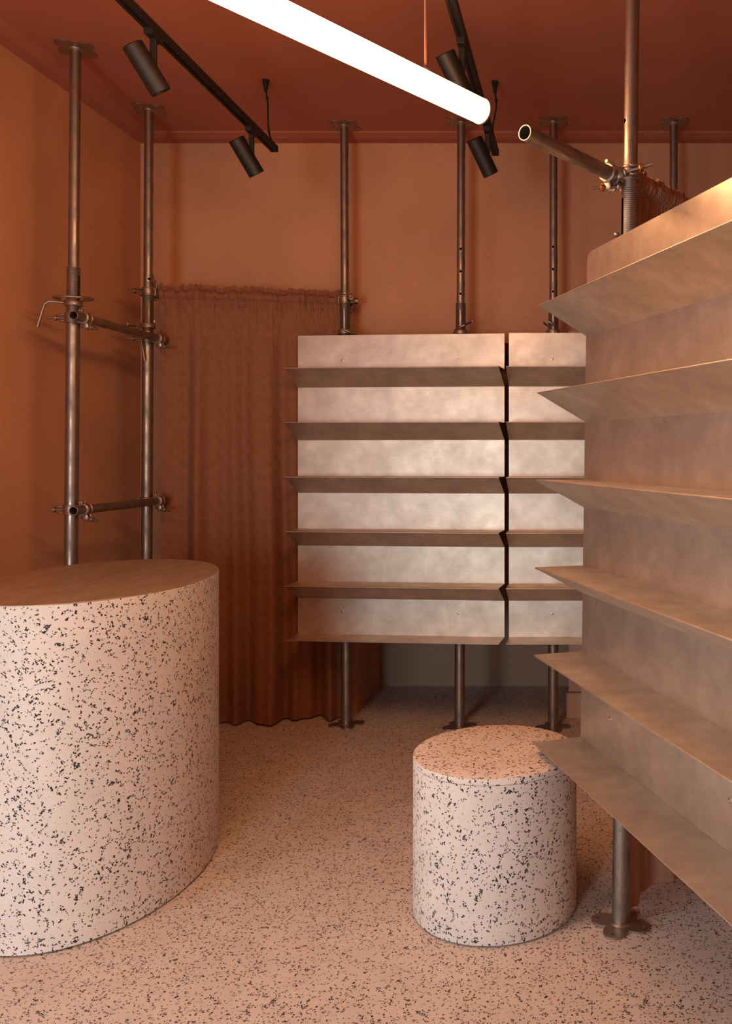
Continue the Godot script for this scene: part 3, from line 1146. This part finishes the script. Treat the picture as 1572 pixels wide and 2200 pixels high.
func scaffold() -> void:
	var h := 3.32
	# two props by the left wall
	prop("scaffold prop nearest the left wall with ring handle and bent pin", Vector3(-2.300, 0, -3.972), Vector3(-2.270, h, -3.972), {
		"face": 0.35, "spin": 0.3, "plate_turn": 0.35, "holes": 0, "ring": {"r": 0.078, "turn": -2.2, "open": 1.2, "lift": 0.022, "tilt": 0.05},
		"pin": [Vector3(-0.02, 0, 0.012), Vector3(-0.055, 0.001, 0.03), Vector3(-0.085, 0.0, 0.045), Vector3(-0.098, -0.012, 0.05), Vector3(-0.108, -0.045, 0.052), Vector3(-0.126, -0.115, 0.055)]})
	prop("scaffold prop in the corner left of the curtain", Vector3(-2.302, 0, -4.676), Vector3(-2.285, h, -4.676), {
		"face": 0.9, "spin": 0.6, "plate_turn": 0.3, "sleeve": 2.345, "holes": 1, "hole": 0.075, "ring": {"r": 0.066, "turn": 1.0, "open": 2.6, "lift": 0.02, "tilt": 0.2, "axis": Vector3(0.3, 0, 1), "shift": Vector3(-0.035, 0, 0.01)},
		"pin": [Vector3(-0.045, -0.05, 0.05), Vector3(-0.02, -0.052, 0.05), Vector3(-0.012, -0.058, 0.05), Vector3(0.01, -0.19, 0.052)]})
	# the row along the back wall
	prop("scaffold prop at the curtain's right end behind the shelves", Vector3(-1.305, 0, -4.905), Vector3(-1.316, h, -4.905), {
		"face": 1.45, "spin": 0.35, "holes": 1, "hole": 0.04, "ring": {"r": 0.055, "turn": 2.6, "open": 1.8, "lift": 0.01, "tilt": -0.42, "axis": Vector3(0, 0, 1), "shift": Vector3(0.02, 0, 0.012)}})
	prop("back scaffold prop rising below the end of the glowing tube", Vector3(-0.672, 0, -4.860), Vector3(-0.662, h, -4.860), {
		"face": 1.5, "spin": 0.5, "sleeve": 2.325, "collar": 2.168, "holes": 3, "ring": {"r": 0.05, "turn": 0.6, "open": 1.6, "lift": 0.028, "tilt": 0.5, "axis": Vector3(0.4, 0, 1), "shift": Vector3(0.022, 0, 0.014)}})
	prop("scaffold prop behind the open end of the slanting tube", Vector3(-0.158, 0, -4.852), Vector3(-0.156, h, -4.852), {
		"face": 1.62, "spin": 0.2, "sleeve": 2.335, "collar": 2.168, "holes": 3, "ring": {"r": 0.045, "turn": 2.8, "open": 1.8, "lift": 0.026, "tilt": -0.5, "axis": Vector3(0.3, 0, 1), "shift": Vector3(-0.022, 0, 0.014)}})
	prop("scaffold prop furthest right along the back wall", Vector3(0.504, 0, -4.870), Vector3(0.504, h, -4.870), {"face": 1.55, "spin": 0.4, "holes": 2})
	# the props that carry the near shelves
	prop("thick near scaffold prop behind the right shelves", Vector3(0.122, 0, -2.822), Vector3(0.166, h, -2.822), {
		"face": 2.72, "spin": -0.35, "sleeve": 2.347, "collar": 2.150, "holes": 1, "hole": 0.21, "knob": Vector3(-0.041, 0.046, 0.006)})
	prop("scaffold prop at the right picture edge under the shelves", Vector3(0.392, 0, -2.155), Vector3(0.436, h, -2.155), {"face": 2.7, "spin": 0.2, "holes": 0})
	# tubes and couplers by the left wall
	var tx := -2.230
	for q in [["upper", 2.108], ["lower", 1.250]]:
		open_tube("scaffold_tube", "%s short dark tube between the two left scaffold props" % q[0], Vector3(tx, q[1], -3.885), Vector3(tx - 0.006, q[1], -4.755), 0.020)
		var pa := Vector3(-2.300 + 0.03 * q[1] / h, q[1], -3.972)
		var pb := Vector3(-2.302 + 0.017 * q[1] / h, q[1], -4.676)
		coupler("coupler holding the %s short tube to the nearest left prop" % q[0], [pa, Vector3.UP, TUBE, Vector3(-1, 0, 0.2), Vector3(-1, 0.0, 0.05)], [Vector3(tx, q[1], -3.972), Vector3(0, 0, 1), 0.0205, Vector3(0.35, -1, 0), Vector3(1, -0.25, 0.35)])
		coupler("coupler holding the %s short tube to the corner prop" % q[0], [pb, Vector3.UP, TUBE, Vector3(-1, 0, 0.2), Vector3(-1, 0.0, 0.05)], [Vector3(tx - 0.006, q[1], -4.676), Vector3(0, 0, 1), 0.0205, Vector3(0.35, -1, 0), Vector3(1, -0.25, 0.35)])
	# the left curtain on its rod behind the props
	var ry := 2.356
	open_tube("curtain_rod", "thin rod inside the head of the left brown curtain", Vector3(-2.350, ry, -4.722), Vector3(-1.255, ry, -4.966), 0.019)
	coupler("coupler joining curtain rod and corner prop", [Vector3(-2.290, ry, -4.676), Vector3.UP, CORE, Vector3(-1, 0, 0.2), Vector3(-1, 0.12, 0.05)], [Vector3(-2.285, ry, -4.737), Vector3(0.978, 0, -0.208), 0.0195, Vector3(0, 1, 0.1), Vector3(0, 1, 0.4)])
	coupler("coupler joining curtain rod and prop above the shelves", [Vector3(-1.313, ry - 0.004, -4.905), Vector3.UP, CORE, Vector3(1, 0, 0.1), Vector3(0.1, 0.15, 1)], [Vector3(-1.300, ry, -4.956), Vector3(0.978, 0, -0.208), 0.0195, Vector3(0, -1, 0.1), Vector3(0, -1, 0.4)])
	curtain("brown linen curtain hanging to the floor behind the shelves", Vector3(-2.262, ry, -4.742), Vector3(-1.345, ry, -4.947), 0.012, 0.019, M.curtain, {
		"folds": [[0.335, 0.018, 0.62], [0.172, 0.021, 0.1], [0.097, 0.012, 0.3]], "seed": 3, "bow": -0.044, "loose": 0.014, "nu": 520, "puff": 0.006})
	# the slanting tube of the fitting room
	var dir := Vector3(0.5640, 0, -0.8258)
	var ty := 2.387
	var at := Vector3(0.088, ty, -2.807)
	open_tube("curtain_rod", "slanting open-ended tube clamped to the near right prop", at - dir * 0.437, at + dir * 3.722, 0.0225)
	var pp := Vector3(0.154, ty, -2.822)
	coupler("coupler with brass nuts on the near right prop", [pp + Vector3(0, 0.004, 0), Vector3.UP, CORE, Vector3(0.15, 0, 1), Vector3(1, 0.28, 0.12)], [at, dir, 0.0228, Vector3(0, -1, 0), Vector3(-1, -0.12, 0.2)], M.brass)
	curtain("beige ruched curtain on the slanting tube behind the right shelves", at + dir * 0.105, at + dir * 1.30, 0.014, 0.0225, M.curtain2, {
		"folds": [[0.26, 0.015, 0.3], [0.12, 0.007, 0.1]], "loose": 0.008, "seed": 8, "nu": 620, "pitch": 2.1, "puff": 0.007})

func lamps() -> void:
	var ty := 2.985
	track("black ceiling track left of the glowing tube", -1.513, ty, -4.355, 0.6, Vector3(-1.539, 3.32, -4.313))
	track("black ceiling track crossing behind the glowing tube", -0.432, ty, -4.41, 0.6, Vector3(-0.4255, 3.32, -4.33))
	var aim := Vector3(0.42, -0.85, -0.42)
	spot("near spotlight on the left track", Vector3(-1.513, ty, -3.13), aim)
	spot("far spotlight on the left track", Vector3(-1.513, ty, -4.06), aim)
	spot("spotlight half hidden behind the glowing tube", Vector3(-0.432, ty, -3.20), aim)
	spot("far spotlight on the right track", Vector3(-0.432, ty, -4.06), aim)
	tube_lamp()
